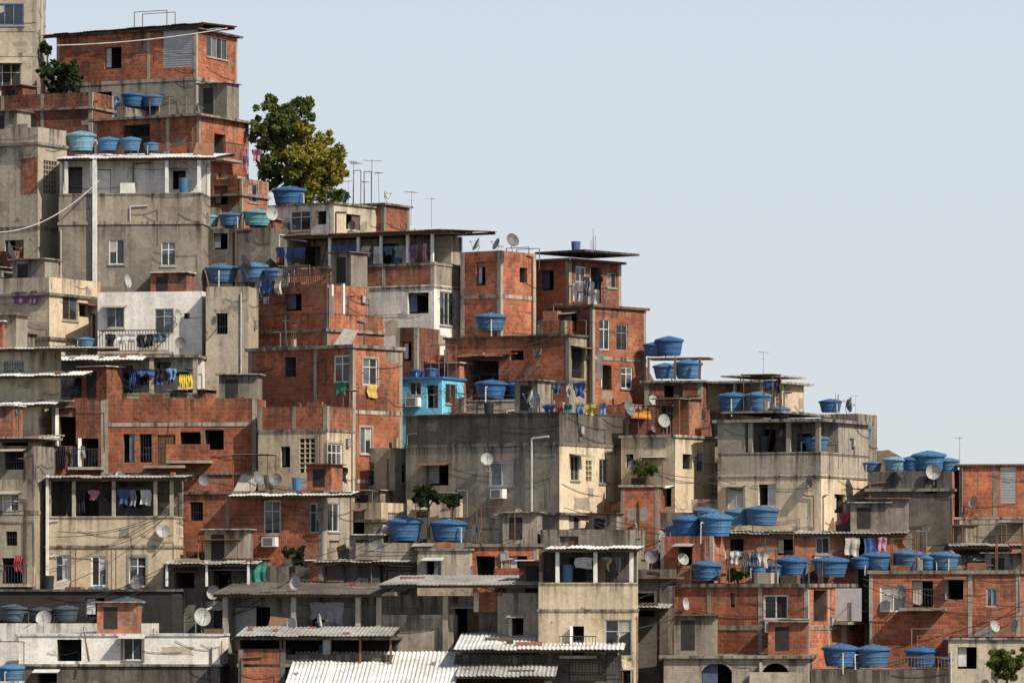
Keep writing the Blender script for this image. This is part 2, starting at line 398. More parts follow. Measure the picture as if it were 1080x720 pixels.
            for k in range(R.randint(0,2)+int(W/3)):
                zc=R.uniform(z1-min(2.6,Hh*.8),z1-.1); ua=R.uniform(u0,u1-.8); ub=min(u1,ua+R.uniform(1,4)); dz=R.uniform(-.5,.2); pr=None
                for i in range(9):
                    t=i/8; p=f(ua+(ub-ua)*t,zc+dz*t-.12*math.sin(math.pi*t),-.035)
                    if pr: s.dt.cyl(pr,p,.011,.011,'CABLE',4)
                    pr=p
                if R.random()<.5: s.dt.cyl(f(ub,zc+dz,-.035),f(ub+.02,zc+dz-R.uniform(.5,2),-.035),.011,.011,'CABLE',4)
            for o in O:
                if o[4][0] in 'wh' and R.random()<.2 and o[3]+.12<z1:
                    m2=R.choice(['ST','CC','RUST','STW']); a,b=o[0]-.15,o[1]+.15; zz=o[3]+.1
                    s.rf.q([f(a,zz,.0),f(b,zz,0),f(b,zz-.12,-.6),f(a,zz-.12,-.6)],m2); s.rf.q([f(a,zz-.025,.0),f(b,zz-.025,0),f(b,zz-.145,-.6),f(a,zz-.145,-.6)],m2); s.rf.q([f(a,zz-.12,-.6),f(b,zz-.12,-.6),f(b,zz-.145,-.6),f(a,zz-.145,-.6)],m2)
                # small balcony in front of tall openings
                elif o[4][0] in 'hd' and o[3]-o[2]>1.1 and R.random()<.28:
                    a,b=max(u0,o[0]-.5),min(u1,o[1]+.6); zb=o[2]-.03
                    s.rf.boxf(f,a,b,zb-.12,zb,-.85,-.002,'CC')
                    if R.random()<.45:
                        s.rf.boxf(f,a,b,zb+.001,zb+.75,-.85,-.76,R.choice([mat,'CC','PB'])); 
                    else:
                        s.dt.boxf(f,a,b,zb+.8,zb+.84,-.83,-.79,'IRON')
                        for k in range(int((b-a)/.14)+1): s.dt.boxf(f,a+k*.14,a+k*.14+.02,zb,zb+.8,-.82,-.80,'IRON')
            if R.random()<.5:
                u=R.choice([u0+.12,u1-.35,u0+W*.5]); 
                if not any(o[0]-.1<u<o[1]+.1 for o in O):
                    z_=z1-R.uniform(0,1); m2=R.choice(['PVC','DISHD','RUST','RUST']); s.dt.cyl(f(u,z0,-.06),f(u,z_,-.06),.03,.03,m2,6)
                    u2=u+R.choice([-.5,.5,.9]); 
                    if u0<u2<u1: s.dt.cyl(f(u,z_,-.06),f(u2,z_+.05,-.06),.03,.03,m2,6)
            if R.random()<.2:
                u=R.uniform(u0+.3,u1-.5);zz=R.uniform(zl+.3,z1-.6)
                if not any(o[0]-.3<u<o[1]+.1 for o in O): B_=s.dt.boxf; B_(f,u,u+.3,zz,zz+.4,-.12,-.003,'DISHD'); B_(f,u+.04,u+.26,zz+.05,zz+.35,-.125,-.12,'ALU')
            if front and R.random()<.22:
                u=R.uniform(u0+.4,u1-.4); zz=z1-R.uniform(1.2,min(2.4,Hh))
                p=f(u,zz,-.35); q=s.world(p[0],p[1],p[2]); satellite_dish(q.x,q.y,q.z,None,R.uniform(.5,.75)); s.dt.boxf(f,u-.02,u+.02,zz-.02,zz+.02,-.37,0,'DISHD')
        return O
    def block(s,top,bot,mat,matR=None,feats=(),x0=None,x1=0.0,y0=0.0,y1=None,roof='flat',frame=None,beams=(),base=False,zt=None,px=None):
        if px: x0=s.U(px[0],y0); x1=s.U(px[1],y0)
        x0=-s.W if x0 is None else x0; y1=s.D if y1 is None else y1; matR=matR or mat
        z1=s.Z(top); z0=s.Z(bot)-(s.ext if (base or bot>=s.bot) else 0); zt=z1 if zt is None else zt
        ff=lambda u,z,d:(u,y0+d,z); fr=lambda u,z,d:(x1-d,u,z)
        fo=[];ro=[]
        for (p0,r0,p1,r1,t) in feats:
            za,zb=s.Z(r1),s.Z(r0)
            if (p0+p1)/2>s.pxof(x1,y0)+1 and s.si>.05: ro.append((s.V(p0,x1),s.V(p1,x1),za,zb,t))
            else: fo.append((s.U(p0,y0),s.U(p1,y0),za,zb,t))
        fo=s.face(ff,x0,x1,z0,z1,fo,mat,zt,front=(y0<.1)); ro=s.face(fr,y0,y1,z0,z1,ro,matR,zt)
        s.w.q([(x0,y0,z0),(x0,y1,z0),(x0,y1,z1),(x0,y0,z1)],mat,zt); s.w.q([(x0,y1,z0),(x1,y1,z0),(x1,y1,z1),(x0,y1,z1)],mat,zt)
        if roof=='flat': s.w.q([(x0,y0,z1),(x1,y0,z1),(x1,y1,z1),(x0,y1,z1)],'CG',zt)
        elif roof=='para':
            t=.13; zf=z1-.75
            i0,i1,j0,j1=x0+t,x1-t,y0+t,y1-t
            s.w.q([(i0,j0,zf),(i1,j0,zf),(i1,j1,zf),(i0,j1,zf)],'CG')
            for p,q in (((i0,j0),(i1,j0)),((i1,j0),(i1,j1)),((i1,j1),(i0,j1)),((i0,j1),(i0,j0))):
                s.w.q([(*p,zf),(*q,zf),(*q,z1),(*p,z1)],mat,zt)
            o=[(x0,y0),(x1,y0),(x1,y1),(x0,y1)];i=[(i0,j0),(i1,j0),(i1,j1),(i0,j1)]
            for k in range(4):
                a,b,c,d=o[k],o[(k+1)%4],i[(k+1)%4],i[k]; s.w.q([(*a,z1),(*b,z1),(*c,z1),(*d,z1)],'CD' if is_br(mat) else mat,zt)
            if R.random()<.45: # floor slab line under the parapet
                s.rf.box(x0-.12,x1+.12,y0-.18,y1+.1,zf-.14,zf-.01,'CM',zf)
            if R.random()<.7:
                u=x0+R.uniform(.1,1)
                while u<x1-.6:
                    L=R.uniform(.3,1.2)
                    if R.random()<.4: s.w.box(u,min(u+L,x1-.25),y0+.002,y0+.12,z1+.001,z1+R.choice([.1,.2]),mat if is_br(mat) else 'CC',zt+.3)
                    u+=L+R.uniform(.2,1.2)
        if frame is None: frame=is_br(mat)
        if frame:
            cw=R.uniform(.14,.22);p=.014;zt2=z1-.003;cm=s.fm
            s.w.box(x1-cw,x1+p,y0-p,y0+cw,z0,zt2,cm,zt+.3)
            s.w.box(x0-p,x0+cw,y0-p,y0+cw,z0,zt2,cm,zt+.3)
            W=x1-x0; k=int(W//2.9)
            for i in range(1,k+1):
                u=x0+W*i/(k+1)+R.uniform(-.3,.3)
                if not any(o[0]-.12<u<o[1]+.12 for o in fo): s.w.box(u-.09,u+.09,y0-p,y0+.1,z0,zt2,cm,zt+.3)
            s.w.box(x1-.1,x1+p,y1-cw,y1+p,z0,zt2,cm,zt+.3)
            Dp=y1-y0;k=int(Dp//3.2)
            for i in range(1,k+1):
                u=y0+Dp*i/(k+1)
                if not any(o[0]-.12<u<o[1]+.12 for o in ro): s.w.box(x1-.1,x1+p,u-.09,u+.09,z0,zt2,cm,zt+.3)
        for r in beams: s.slab(r,.18,over=.03,x0=x0,x1=x1,y0=y0,y1=y1,mat=s.fm)
        if s.top is None or z1>s.top[0]: s.top=(z1 if roof!='para' else z1-.75,x0,x1,y0,y1)
        for o in fo:
            if o[4][0]=='w' and R.random()<.16 and o[2]-z0>0.8:
                u=(o[0]+o[1])/2; s.win.box(u-.33,u+.33,y0-.42,y0-.03,o[2]-.55,o[2]-.12,'WHITE'); s.win.box(u-.27,u+.2,y0-.425,y0-.42,o[2]-.51,o[2]-.16,'DISHD')
        return s
    def pxof(s,x,y):
        w=s.world(x,y,0); return 540+w.x*F/(DC+w.y)
    def slab(s,row,th=.14,over=.08,x0=None,x1=0.0,y0=0.0,y1=None,mat='CG',px=None,front=0):
        if px: x0=s.U(px[0],y0);x1=s.U(px[1],y0)
        x0=-s.W if x0 is None else x0; y1=s.D if y1 is None else y1
        z=s.Z(row); s.rf.box(x0-over,x1+over,y0-over-front,y1+over,z-th,z,mat,z)
        if s.top is None or z>s.top[0]: s.top=(z,x0,x1,y0,y1)
        return s
    def corr(s,a,b,rf,rb,y0=-.4,y1=None,mat='ST',rl=0,beam=True,amp=.014):
        x0=s.U(a,y0);x1=s.U(b,y0); y1=s.D*.8 if y1 is None else y1
        za=s.Z(rf);zb=s.Z(rb); per=.18;n=max(6,int((x1-x0)/per*6)); dz=rl*s.sc
        pr=None; sheet=0.9
        for i in range(n+1):
            t=i/n;x=x0+(x1-x0)*t; k=int((x-x0)/sheet); w=amp*math.sin(2*math.pi*(x-x0)/per)+dz*t+.012*(k%2)+.015*math.sin(k*2.3)
            jo=.07*math.sin(k*5.1)
            c=((x,y0+jo,za+w),(x,y1,zb+w),(x,y0+jo,za+w-.02),(x,y1,zb+w-.02))
            if pr:
                s.rf.q([pr[0],c[0],c[1],pr[1]],mat); s.rf.q([pr[2],c[2],c[3],pr[3]],mat); s.rf.q([pr[0],c[0],c[2],pr[2]],mat)
            pr=c
        if beam:
            for yy,zz in ((y0+.25,za),(y1-.25,zb)):
                k=(zb-za)/(y1-y0)*(0.25 if yy<y0+.3 else -.25)
                s.rf.q([(x0+.05,yy,zz+k-.05),(x1-.05,yy,zz+k-.05+dz),(x1-.05,yy,zz+k-.17+dz),(x0+.05,yy,zz+k-.17)],'WOOD')
                s.rf.q([(x0+.05,yy+.07,zz+k-.05),(x1-.05,yy+.07,zz+k-.05+dz),(x1-.05,yy+.07,zz+k-.17+dz),(x0+.05,yy+.07,zz+k-.17)],'WOOD')
            for q in range(R.randint(1,4)):
                u=R.uniform(x0+.2,x1-.4);v=R.uniform(.1,.8);y=y0+(y1-y0)*v;z=za+(zb-za)*v+dz*(u-x0)/(x1-x0)
                s.rf.box(u,u+R.choice([.2,.3,1.1]),y,y+.2,z+.03,z+.03+R.choice([.06,.14]),R.choice(['BR','WOOD','CC']))
        return s
    def posts(s,pl,top,bot,mat='PVC',w=.14,y0=0.07):
        for p in pl:
            u=s.U(p,y0); s.dt.box(u-w/2,u+w/2,y0-w/2,y0+w/2,s.Z(bot),s.Z(top)-.003,mat)
        return s
    def open(s,top,bot,posts,back='PB',bd=2.4,feats=(),postm='CC',w=.2,side=True,x0=None):
        x0=-s.W if x0 is None else x0
        s.posts(posts,top,bot,postm,w,y0=w/2+.01)
        s.dt.box(-w,-.005,s.D-w,s.D-.01,s.Z(bot),s.Z(top)-.003,postm)
        s.rf.box(x0,0,0,s.D,s.Z(bot)-.12,s.Z(bot)+.002,'CG')
        bd=min(bd,s.D*.6)
        s.block(top,bot,back,feats=feats,x0=x0+.003,x1=-.01,y0=bd,y1=s.D-.01,roof='no',frame=False)
        if side: s.w.box(x0+.002,x0+.14,0.21,bd-.01,s.Z(bot),s.Z(top)-.005,back)
        for k in range(R.randint(2,4)):
            u=R.uniform(x0+.3,-.4);y=R.uniform(.3,max(.35,bd-.5));z=s.Z(bot)+.003;t=R.random()
            if t<.35: s.dt.box(u,u+R.uniform(.3,.7),y,y+.4,z,z+R.uniform(.4,1.3),R.choice(['WOOD','ALU','WHITE','CC']))
            elif t<.6: s.dt.cyl((u,y,z),(u,y,z+.8),.22,.25,R.choice(['TK0','TK1','BLACKP']),12)
            else: s.dt.cyl((u,y,z),(u+.3,y+.3,z+R.uniform(1,1.9)),.04,.03,'WOOD',5)
        return s
    def rail(s,a,b,top,bot,mat='IRON',y0=-.0,dep=0.0,style='bars'):
        x0=s.U(a,y0-dep);x1=s.U(b,y0-dep);z0=s.Z(bot);z1=s.Z(top);yy=y0-dep
        s.dt.box(x0,x1,yy-.02,yy+.02,z1-.05,z1,mat); s.dt.box(x0,x1,yy-.02,yy+.02,z0+.02,z0+.06,mat)
        k=int((x1-x0)/.14)
        for i in range(k+1):
            u=x0+(x1-x0)*i/max(1,k); s.dt.box(u-.012,u+.012,yy-.012,yy+.012,z0+.05,z1-.04,mat)
        if dep>.1:
            s.rf.box(x0-.03,x1+.03,yy-.05,y0,z0-.12,z0,'CC')
            for u in (x0,x1): s.dt.box(u-.02,u+.02,yy,y0,z1-.05,z1,mat)
        return s
    def tanks(s,L,row=None,y=1.1,v=None):
        s.hastank=True
        for t in L:
            px,w=t[0],t[1]; vv=t[2] if len(t)>2 else R.choice([0,0,0,1,1,4])
            z=s.Z(row) if row is not None else s.top[0]
            yy=y+R.uniform(-.25,.25); u=s.U(px,yy); p=s.world(u,yy,z+.003)
            water_tank(p.x,p.y,p.z,w*s.sc,vv)
        return s
    def dish(s,px,row=None,y=.5,sc=.8,rz=None):
        z=s.Z(row) if row is not None else s.top[0]; p=s.world(s.U(px,y),y,z); satellite_dish(p.x,p.y,p.z,rz,sc); return s
    def ant(s,px,row=None,y=1.5,sc=1):
        z=s.Z(row) if row is not None else s.top[0]; p=s.world(s.U(px,y),y,z); tv_antenna(p.x,p.y,p.z,sc); return s
    def laundry(s,a,b,row,y=-.12,cols=None,big=False,hmax=None,mat=None):
        root=bpy.data.objects.new('clothes_line',None); link(root); x0=s.U(a,y);x1=s.U(b,y);z=s.Z(row)
        p=s.world(x0,y,z); root.location=p; root.rotation_euler=(0,0,-s.th)
        mb=MB();L=x1-x0; f=lambda u,zz,d:(u,d,zz)
        pts=[(L*i/8,0,-.06*math.sin(math.pi*i/8)) for i in range(9)]
        for q,r in zip(pts,pts[1:]): mb.cyl(q,r,.008,.008,'CABLE',4)
        u=.05
        while u<L-.15:
            k=R.choice(['shirt','shirt','pants','towel','towel']) if not big else 'towel'
            w={'shirt':.6,'pants':.42,'towel':R.uniform(.3,.9)}[k]*(1.3 if big else R.uniform(.7,1.05)); h={'shirt':.65,'pants':.95,'towel':R.uniform(.4,1.05)}[k]*(1.25 if big else R.uniform(.65,1.1))
            if hmax: h=min(h,hmax)
            w=min(w,L-u)
            c=R.choice(cols) if cols and R.random()<.85 else R.choice([0,1,3,7,8,12,11,4])
            garment(mb,f,u+w/2,-.06*math.sin(math.pi*min(1,(u+w/2)/L)),w,h,k,mat or 'CL%d'%c,R.uniform(0,6))
            u+=w+R.uniform(-.05,.25)
        mb.obj('garments',root); return s
    def done(s):
        s.clut()
        for nm,mb in (('walls',s.w),('windows',s.win),('roof',s.rf),('details',s.dt)):
            mb.obj(nm,s.root,s.z0)
    def clutter(s): s.nc+=2; return s
    def clut(s):
        if not s.top: return
        z,x0,x1,y0,y1=s.top
        W=x1-x0
        if W<1.2 or y1-y0<1.2: return
        rt=s.row(z); pc=s.pxof((x0+x1)/2,0); edge=rt<skyrow(pc)+30
        for k in range(R.randint(1,3)+s.nc+int(W/2.5)):
            u=R.uniform(x0+.3,x1-.3);v=R.uniform(y0+.3,max(y0+.4,min(y1-.3,y0+3))); t=R.random()
            if t<.13: p=s.world(u,v,z); satellite_dish(p.x,p.y,p.z,None,R.uniform(.55,.85))
            elif t<.21: p=s.world(u,v,z); tv_antenna(p.x,p.y,p.z,R.uniform(.35,.65))
            elif t<.35: s.dt.box(u-.4,u+.4,v-.2,v+.2,z,z+R.uniform(.2,.5),R.choice(['BR','BP','WOOD','CC']))
            elif t<.48:
                h=R.uniform(.6,1.3); s.dt.cyl((u,v,z),(u,v,z+h),.03,.03,'DISHD',6); s.dt.cyl((u,v,z+h),(u+R.uniform(-.6,.6),v,z+h),.03,.03,'DISHD',6)
            elif t<.62:
                for j in range(4): s.dt.cyl((u+(j%2)*.15,v+(j//2)*.15,z),(u+(j%2)*.15+R.uniform(-.05,.05),v+(j//2)*.15,z+R.uniform(.5,1.1)),.012,.012,'RUST',4)
                if R.random()<.5: s.w.box(u-.02,u+.17,v-.02,v+.17,z,z+.5,'CC')
            elif t<.69:
                s.dt.cyl((u,v,z),(u,v,z+.6),.2,.24,R.choice(['TK0','TK1','BLACKP']),12)
            elif t<.72 and W>2:
                L=min(2.2,x1-.2-u) 
                if L>.8:
                    for q in (u,u+L): s.dt.cyl((q,v,z),(q,v,z+1.5),.03,.025,'WOOD',5)
                    a=s.pxof(u,v);b=s.pxof(u+L,v); s.laundry(a,b,s.row(z+1.45),y=v,hmax=.9,cols=[0,1,7,8,12,3])
            elif t<.78: # tarp / board leaning
                s.dt.q([(u,v,z+.02),(u+1.1,v,z+.02),(u+1.0,v+.7,z+.75),(u+.1,v+.7,z+.85)],R.choice(['BLUET','CL8','WOOD','RUST','ST']))
            elif t<.90 and not edge and not s.hastank and W>2.4:
                w2=R.uniform(1.2,2);hh=R.uniform(1.1,1.9); u=min(u,x1-w2-.1)
                if u>x0:
                    m2=R.choice(['BR','BD','CG','BP','CM']); s.w.box(u,u+w2,v,v+1.2,z,z+hh,m2,z+hh); s.rf.box(u-.15,u+w2+.15,v-.25,v+1.3,z+hh+.001,z+hh+.05,R.choice(['ST','RUST','STW']),z+hh)
                    s.w.box(u+.3,u+.9,v-.012,v-.002,z+.2,z+hh-.2,'DARK')
            elif not edge or R.random()<.4:
                w2=min(R.uniform(1,2.2),x1-u); hh=R.uniform(.9,1.8)
                for a,b in ((u,v),(u+w2,v),(u,v+.9),(u+w2,v+.9)): s.dt.cyl((a,b,z),(a,b,z+hh),.025,.025,'RUST',5)
                for b in (v,v+.9): s.dt.cyl((u,b,z+hh),(u+w2,b,z+hh),.02,.02,'RUST',5)
                if R.random()<.6: s.rf.box(u-.1,u+w2+.1,v-.1,v+1,z+hh+.02,z+hh+.04,R.choice(['ST','CL8','RUST','STW']))
B='brick_house';C='concrete_house';P='plaster_house'
# --- top left
h=H(P,-70,38,38,105); h.block(-25,105,'PB',feats=[(-6,4,25,27,'wBLUEF'),(-8,67,22,97,'wWHITE')],beams=(30,56),frame=True)
h=H(B,60,207,250,125,25); h.block(82,125,'CG',feats=[(100,92,118,112,'h'),(230,92,242,120,'wWHITE')]).block(30,82,'BR',feats=[(172,30,206,70,'s'),(110,45,128,68,'h'),(218,35,240,57,'wWHITE')],roof='no',beams=(81,)).corr(42,212,29,25,mat='RUST',rl=4)
h.slab(29,.1,.25,mat='CD'); h.laundry(118,172,98,cols=[0,0,4,12]); h.tanks([(140,26,0),(162,22,0)],row=112,y=-.8)
h=H(B,-50,97,120,165,22); h.block(97,165,'BD',roof='para',feats=[(20,120,38,140,'h')])
h=H(B,100,210,262,225,28); h.block(180,225,'BP',feats=[(236,188,250,208,'wWHITE')]).block(122,180,'BR',feats=[(226,138,238,165,'h'),(130,128,158,160,'h')],roof='no',beams=(180,)).slab(120,.12,.3); h.laundry(255,280,160,cols=[1,5,11]); h.clutter()
h=H(B,215,255,283,225,28,dy=-2); h.block(188,225,'BP',roof='para',feats=[(225,195,240,215,'h'),(262,192,272,212,'wALU')])
h=H(C,-50,40,62,295,30); h.block(134,295,'PB',matR='CC',feats=[(46,168,60,203,'l'),(5,252,25,275,'h')],beams=(238,),roof='para')
h.block(166,204,'BP',px=(22,39),y0=-.01,y1=.5,roof='no',frame=False); h.dish(14,285,y=-.5,sc=1.2)
h=H(C,62,213,216,312,6,D=6); h.block(233,312,'CG',feats=[(115,252,131,278,'wWHITE'),(170,255,185,280,'wWHITE')],roof='no')
h.block(203,233,'CC',roof='no'); h.slab(233,.15,.06,mat='CC')
h.open(163,204,[70,97,176,210],'PW',feats=[(64,173,87,203,'h'),(101,176,117,204,'d'),(182,178,196,198,'h')],postm='WHITE',w=.16,bd=.9)
h.corr(58,229,166,151,y0=-.25,y1=5.6,mat='STW'); h.tanks([(86,33,4),(115,26,1),(138,24,1),(160,18,0)],row=152,y=3.5); h.posts([100],166,340,'WHITE',.2,y0=-.15)
h=H(P,103,213,218,385,10); h.block(307,385,'PW',feats=[(112,323,131,345,'wALU'),(163,325,183,351,'wALU'),(194,330,200,336,'h')],zt=99).rail(105,178,348,371,dep=.8); h.dish(190,372,y=-.4,sc=.6); h.tanks([(90,20,1)],row=366,y=-.9)
h.laundry(110,175,352,y=-.9,cols=[3,7,12,3])
h=H(P,-50,52,106,372,28); h.block(292,372,'PB',matR='PC',feats=[(66,310,82,336,'wWHITE'),(84,318,92,330,'h')],roof='para'); h.laundry(12,40,306,cols=[5,10],big=True); h.slab(355,.15,.1); h.clutter()
h=H(C,45,208,216,425,6,D=5); h.block(414,425,'CG',roof='flat').open(374,415,[52,105,160,206],'PW',feats=[(120,384,140,415,'h'),(165,380,180,400,'h')],bd=2); h.slab(374,.12,.1)
h.laundry(108,186,388,y=-.1,cols=[0,1,4,0,7,12]); h.laundry(60,206,391,y=.6,cols=[0,1,12,3]); h.corr(60,150,380,374,y0=-1.2,y1=.2,mat='STW')
h.laundry(188,206,394,y=-.3,mat='YEL')
h=H(P,-60,40,60,500,20); h.block(368,500,'PB',feats=[(4,380,26,396,'wWHITE'),(2,465,30,495,'h'),(0,430,20,450,'h')],roof='flat')
for r in (395,425,462): h.corr(-20,88 if r==395 else 58,r+2,r-3,y0=-1.1,y1=.05,mat='STW')
h.corr(-20,90,368,364,y0=-1,y1=3,mat='STW')
h=H(B,55,110,112,515,5,dy=1); h.block(422,515,'BD',feats=[(62,430,80,470,'h'),(86,462,104,492,'h')],roof='para'); h.laundry(60,90,470,cols=[3,0,7])
h=H(B,110,270,276,512,7); h.block(420,512,'BR',feats=[(130,457,142,487,'h'),(147,457,160,487,'h'),(166,458,185,490,'d'),(190,455,211,485,'h'),(216,453,236,474,'h')],roof='para',beams=(445,)); h.slab(498,.1,.1); h.clutter(); h.dish(126,512,y=-.3,sc=.6)
h=H(P,272,345,374,530,25,dy=-1); h.block(452,530,'PC',feats=[(345,467,361,498,'wWHITE'),(316,462,332,498,'l'),(296,470,306,492,'h')],roof='no',frame=False).block(428,452,'BR',roof='para').slab(452,.12,.04); h.laundry(348,368,492,cols=[3,0,3]); h.dish(284,525,y=-.3,sc=.9); h.clutter()
h=H(C,213,285,300,300,15); h.block(240,300,'CD',roof='flat',feats=[(225,245,240,262,'h')]); h.tanks([(243,26,0),(271,33,2),(222,20,4)],row=236,y=.9); h.tanks([(234,37,0),(268,32,1),(290,26,0)],row=299,y=-1.2,); h.dish(262,296,y=-1.9,sc=1); h.laundry(290,325,262,y=-1,cols=[0,0,4]); h.dish(285,238,y=.2,sc=.8,rz=.6)
h=H(P,217,262,264,400,8); h.block(302,400,'PB',roof='para',feats=[(228,330,240,352,'h')])
h=H(B,262,345,421,400,40,dy=1.5); h.block(330,400,'BR',roof='para',beams=(362,)).block(300,331,'BR',px=(262,345),y1=3,roof='flat',feats=[(300,308,318,326,'h')]); h.rail(262,345,288,300,'RUST'); h.laundry(268,300,290,cols=[0,8,7])
h.posts([350,362],300,332,'WHITE',.12); 
h2=H(B,345,348,417,335,40,dy=0.5); h2.block(326,335,'BR',roof='flat'); h2.slab(306,.1,.05,mat='BLUET'); h2.posts([346],306,330); h2.laundry(350,412,308,y=1.5,cols=[5,4,2,1])
h=H(B,262,372,424,605,38,y=yof(530)+2.5,D=6); h.block(363,605,'BR',feats=[(352,374,369,403,'wWHITE'),(383,377,398,405,'wWHITE'),(380,450,392,478,'wWHITE'),(383,520,401,556,'wWHITE'),(405,522,415,556,'wWHITE'),(300,374,312,395,'h')],roof='no',beams=(432,505,575)).slab(363,.16,.12); h.posts([278],395,430,'PVC',.08)
# upper middle
h=H(P,285,352,405,258,35); h.block(213,258,'PW',matR='PB',feats=[(306,220,328,242,'wWHITE'),(334,222,344,236,'h'),(365,224,380,240,'h')],roof='flat').slab(213,.1,.1); h.clutter(); h.ant(372); h.tanks([(305,38,0)],row=211,y=2); h.ant(392)
h=H(C,372,405,430,250,30,dy=2); h.block(215,250,'BD',roof='flat').slab(214,.1,.15); h.ant(400,sc=.8);h.ant(433,236,sc=.8);h.ant(455,240,sc=.7);h.ant(385,sc=.6)
h=H(B,300,458,488,360,28,D=5); h.block(300,360,'PW',matR='PW',feats=[(464,306,479,342,'wWHITE'),(430,308,452,330,'h')],roof='no').block(276,300,'BP',matR='CG',roof='no').slab(301,.12,.03).slab(277,.1,.05)
h.open(246,276,[302,348,378,402,430,456],'CC',feats=[(320,252,338,275,'h'),(400,252,420,275,'h')],postm='WHITE',w=.13,bd=2.6); h.corr(296,474,243,238,y0=-.4,y1=4.6,mat='RUST'); h.slab(242,.12,.12,mat='CC')
h.laundry(350,376,254,y=.1,cols=[8,0]); h.laundry(380,450,256,y=.1,cols=[5,10,7,8,12])
h=H(B,486,528,565,362,35); h.block(264,362,'BR',feats=[(502,275,512,300,'h'),(548,280,556,296,'h')],roof='para',beams=(310,)); h.dish(500,268,y=1,sc=.8);h.dish(522,268,y=.6,sc=.7);h.dish(541,268,y=-.1,sc=.8,rz=.5); h.ant(530,sc=.5); h.tanks([(517,36,0)],row=350,y=-.7)
h=H(B,562,600,655,335,40); h.block(275,335,'BR',matR='BD',feats=[(607,280,618,297,'wWHITE'),(622,280,634,320,'h'),(640,284,650,300,'wALU'),(570,284,584,305,'h')],roof='no').slab(272,.12,.2,mat='RUST').slab(264,.1,.1,x0=-2,x1=1,mat='CD'); h.rail(600,628,302,322,'RUST',dep=.4); h.laundry(604,632,298,y=-.5,cols=[1,8,11],big=True)
h=H(B,575,625,681,430,40); h.block(322,430,'BD',matR='BR',feats=[(632,336,643,368,'wWHITE'),(650,340,662,368,'wALU'),(634,384,645,410,'h'),(655,385,667,408,'wWHITE'),(590,330,608,348,'h')],roof='no',beams=(375,)).slab(321,.12,.15,mat='RUST'); h.clutter()
h=H(B,470,600,643,440,30,dy=-.5); h.block(352,440,'BR',matR='CC',feats=[(603,366,616,398,'h'),(622,368,640,398,'h'),(538,368,552,378,'h'),(498,378,526,400,'h')],roof='no',beams=(400,)).slab(352,.1,.1,mat='CD').block(336,351,'BR',x0=-2.2,x1=-.8,y0=1,y1=3); h.corr(478,530,374,371,y0=-.9,y1=0,mat='RUST'); h.tanks([(582,30,0)],row=351,y=2); h.clutter()
h=H(P,424,466,489,450,25); h.block(398,450,'LB',feats=[(432,402,444,416,'wWHITE'),(450,406,462,430,'h'),(470,404,482,425,'wWHITE')],roof='flat').slab(397,.1,.1,mat='BLUET'); h.tanks([(439,16,0),(455,16,0)],row=396)
h=H(C,489,580,586,445,6); h.block(421,445,'CG',roof='flat').slab(421,.1,.05); h.tanks([(518,36,0),(549,30,0),(572,26,0)],row=420,y=.8)
h=H(B,418,440,462,440,25,dy=3); h.block(345,440,'BD',roof='para',feats=[(424,360,434,380,'h')])
# big concrete house
h=H(C,428,590,657,575,32); h.block(466,575,'CG',matR='PC',feats=[(449,488,473,510,'h'),(516,486,541,512,'wALU'),(602,480,611,506,'wALU'),(618,484,624,506,'l'),(632,482,641,508,'wALU'),(600,540,612,560,'wALU')],roof='no')
h.block(434,466,'MOLD',matR='CD',roof='para').slab(466,.14,.05,mat='CM').slab(434,.06,.03,mat='CD'); h.slab(540,.12,.25,x0=-2.5); h.clutter(); h.dish(558,432,y=.1,sc=.8); h.laundry(572,640,424,y=1.5,cols=[0,2,6,9,4],hmax=.5); h.dt.cyl((h.U(562),-.1,h.Z(560)),(h.U(562),-.1,h.Z(462)),.045,.045,'PVC',7); h.dt.cyl((h.U(562),-.1,h.Z(462)),(h.U(580),-.1,h.Z(460)),.045,.045,'PVC',7)
h=H(P,655,712,754,555,30); h.block(458,555,'PC',feats=[(660,478,668,492,'h'),(720,478,730,494,'h'),(735,476,742,496,'wALU'),(696,514,708,534,'h')],roof='flat').slab(458,.12,.1,mat='CC'); h.clutter(); h.dish(700,456,y=.3,sc=.7)
h=H(B,655,694,700,552,10,dy=-2); h.block(511,552,'BR',roof='flat').slab(511,.1,.1)
h=H(B,660,735,750,470,15); h.block(430,470,'BD',roof='para',feats=[(700,440,720,455,'h')]); h.dish(664,446,y=-.4,sc=.9,rz=.9);h.dish(690,432,y=.3,sc=.6); h.dish(740,450,y=.3,sc=.6); h.dt.q([(h.U(668),-.5,h.Z(440)),(h.U(690),-.5,h.Z(442)),(h.U(684),.2,h.Z(430)),(h.U(670),.2,h.Z(432))],'ORNT'); h.clutter()
h=H(B,680,740,750,440,12); h.block(402,440,'BD',roof='flat',feats=[(700,406,720,425,'h')]).slab(401,.1,.2); h.tanks([(702,28,0),(726,32,1)],row=398,y=.8); h.posts([684,712,738],376,400,'RUST',.1).slab(375,.08,.1,y0=1.5,mat='RUST'); h.tanks([(690,26,0),(706,32,0)],row=372,y=2.5)
h=H(C,742,805,848,440,30); h.block(432,440,'CG',roof='flat').open(402,434,[745,775,803],'PC',feats=[(760,410,780,428,'wBLUEF')],postm='CC',w=.12,bd=2).slab(401,.1,.35,mat='CC').slab(394,.07,.2,x0=-2.5,x1=-.2,y0=1,mat='CC'); h.ant(805,398,sc=.6); h.tanks([(773,36,0),(800,30,1)],row=433,y=-.6); h.hastank=True; h.nc=-2
h=H(C,757,866,916,575,25); h.block(500,575,'PC',feats=[(768,512,784,535,'wALU'),(800,510,818,532,'h'),(880,520,892,540,'h')],roof='no').block(476,500,'CC',roof='no').slab(501,.1,.04)
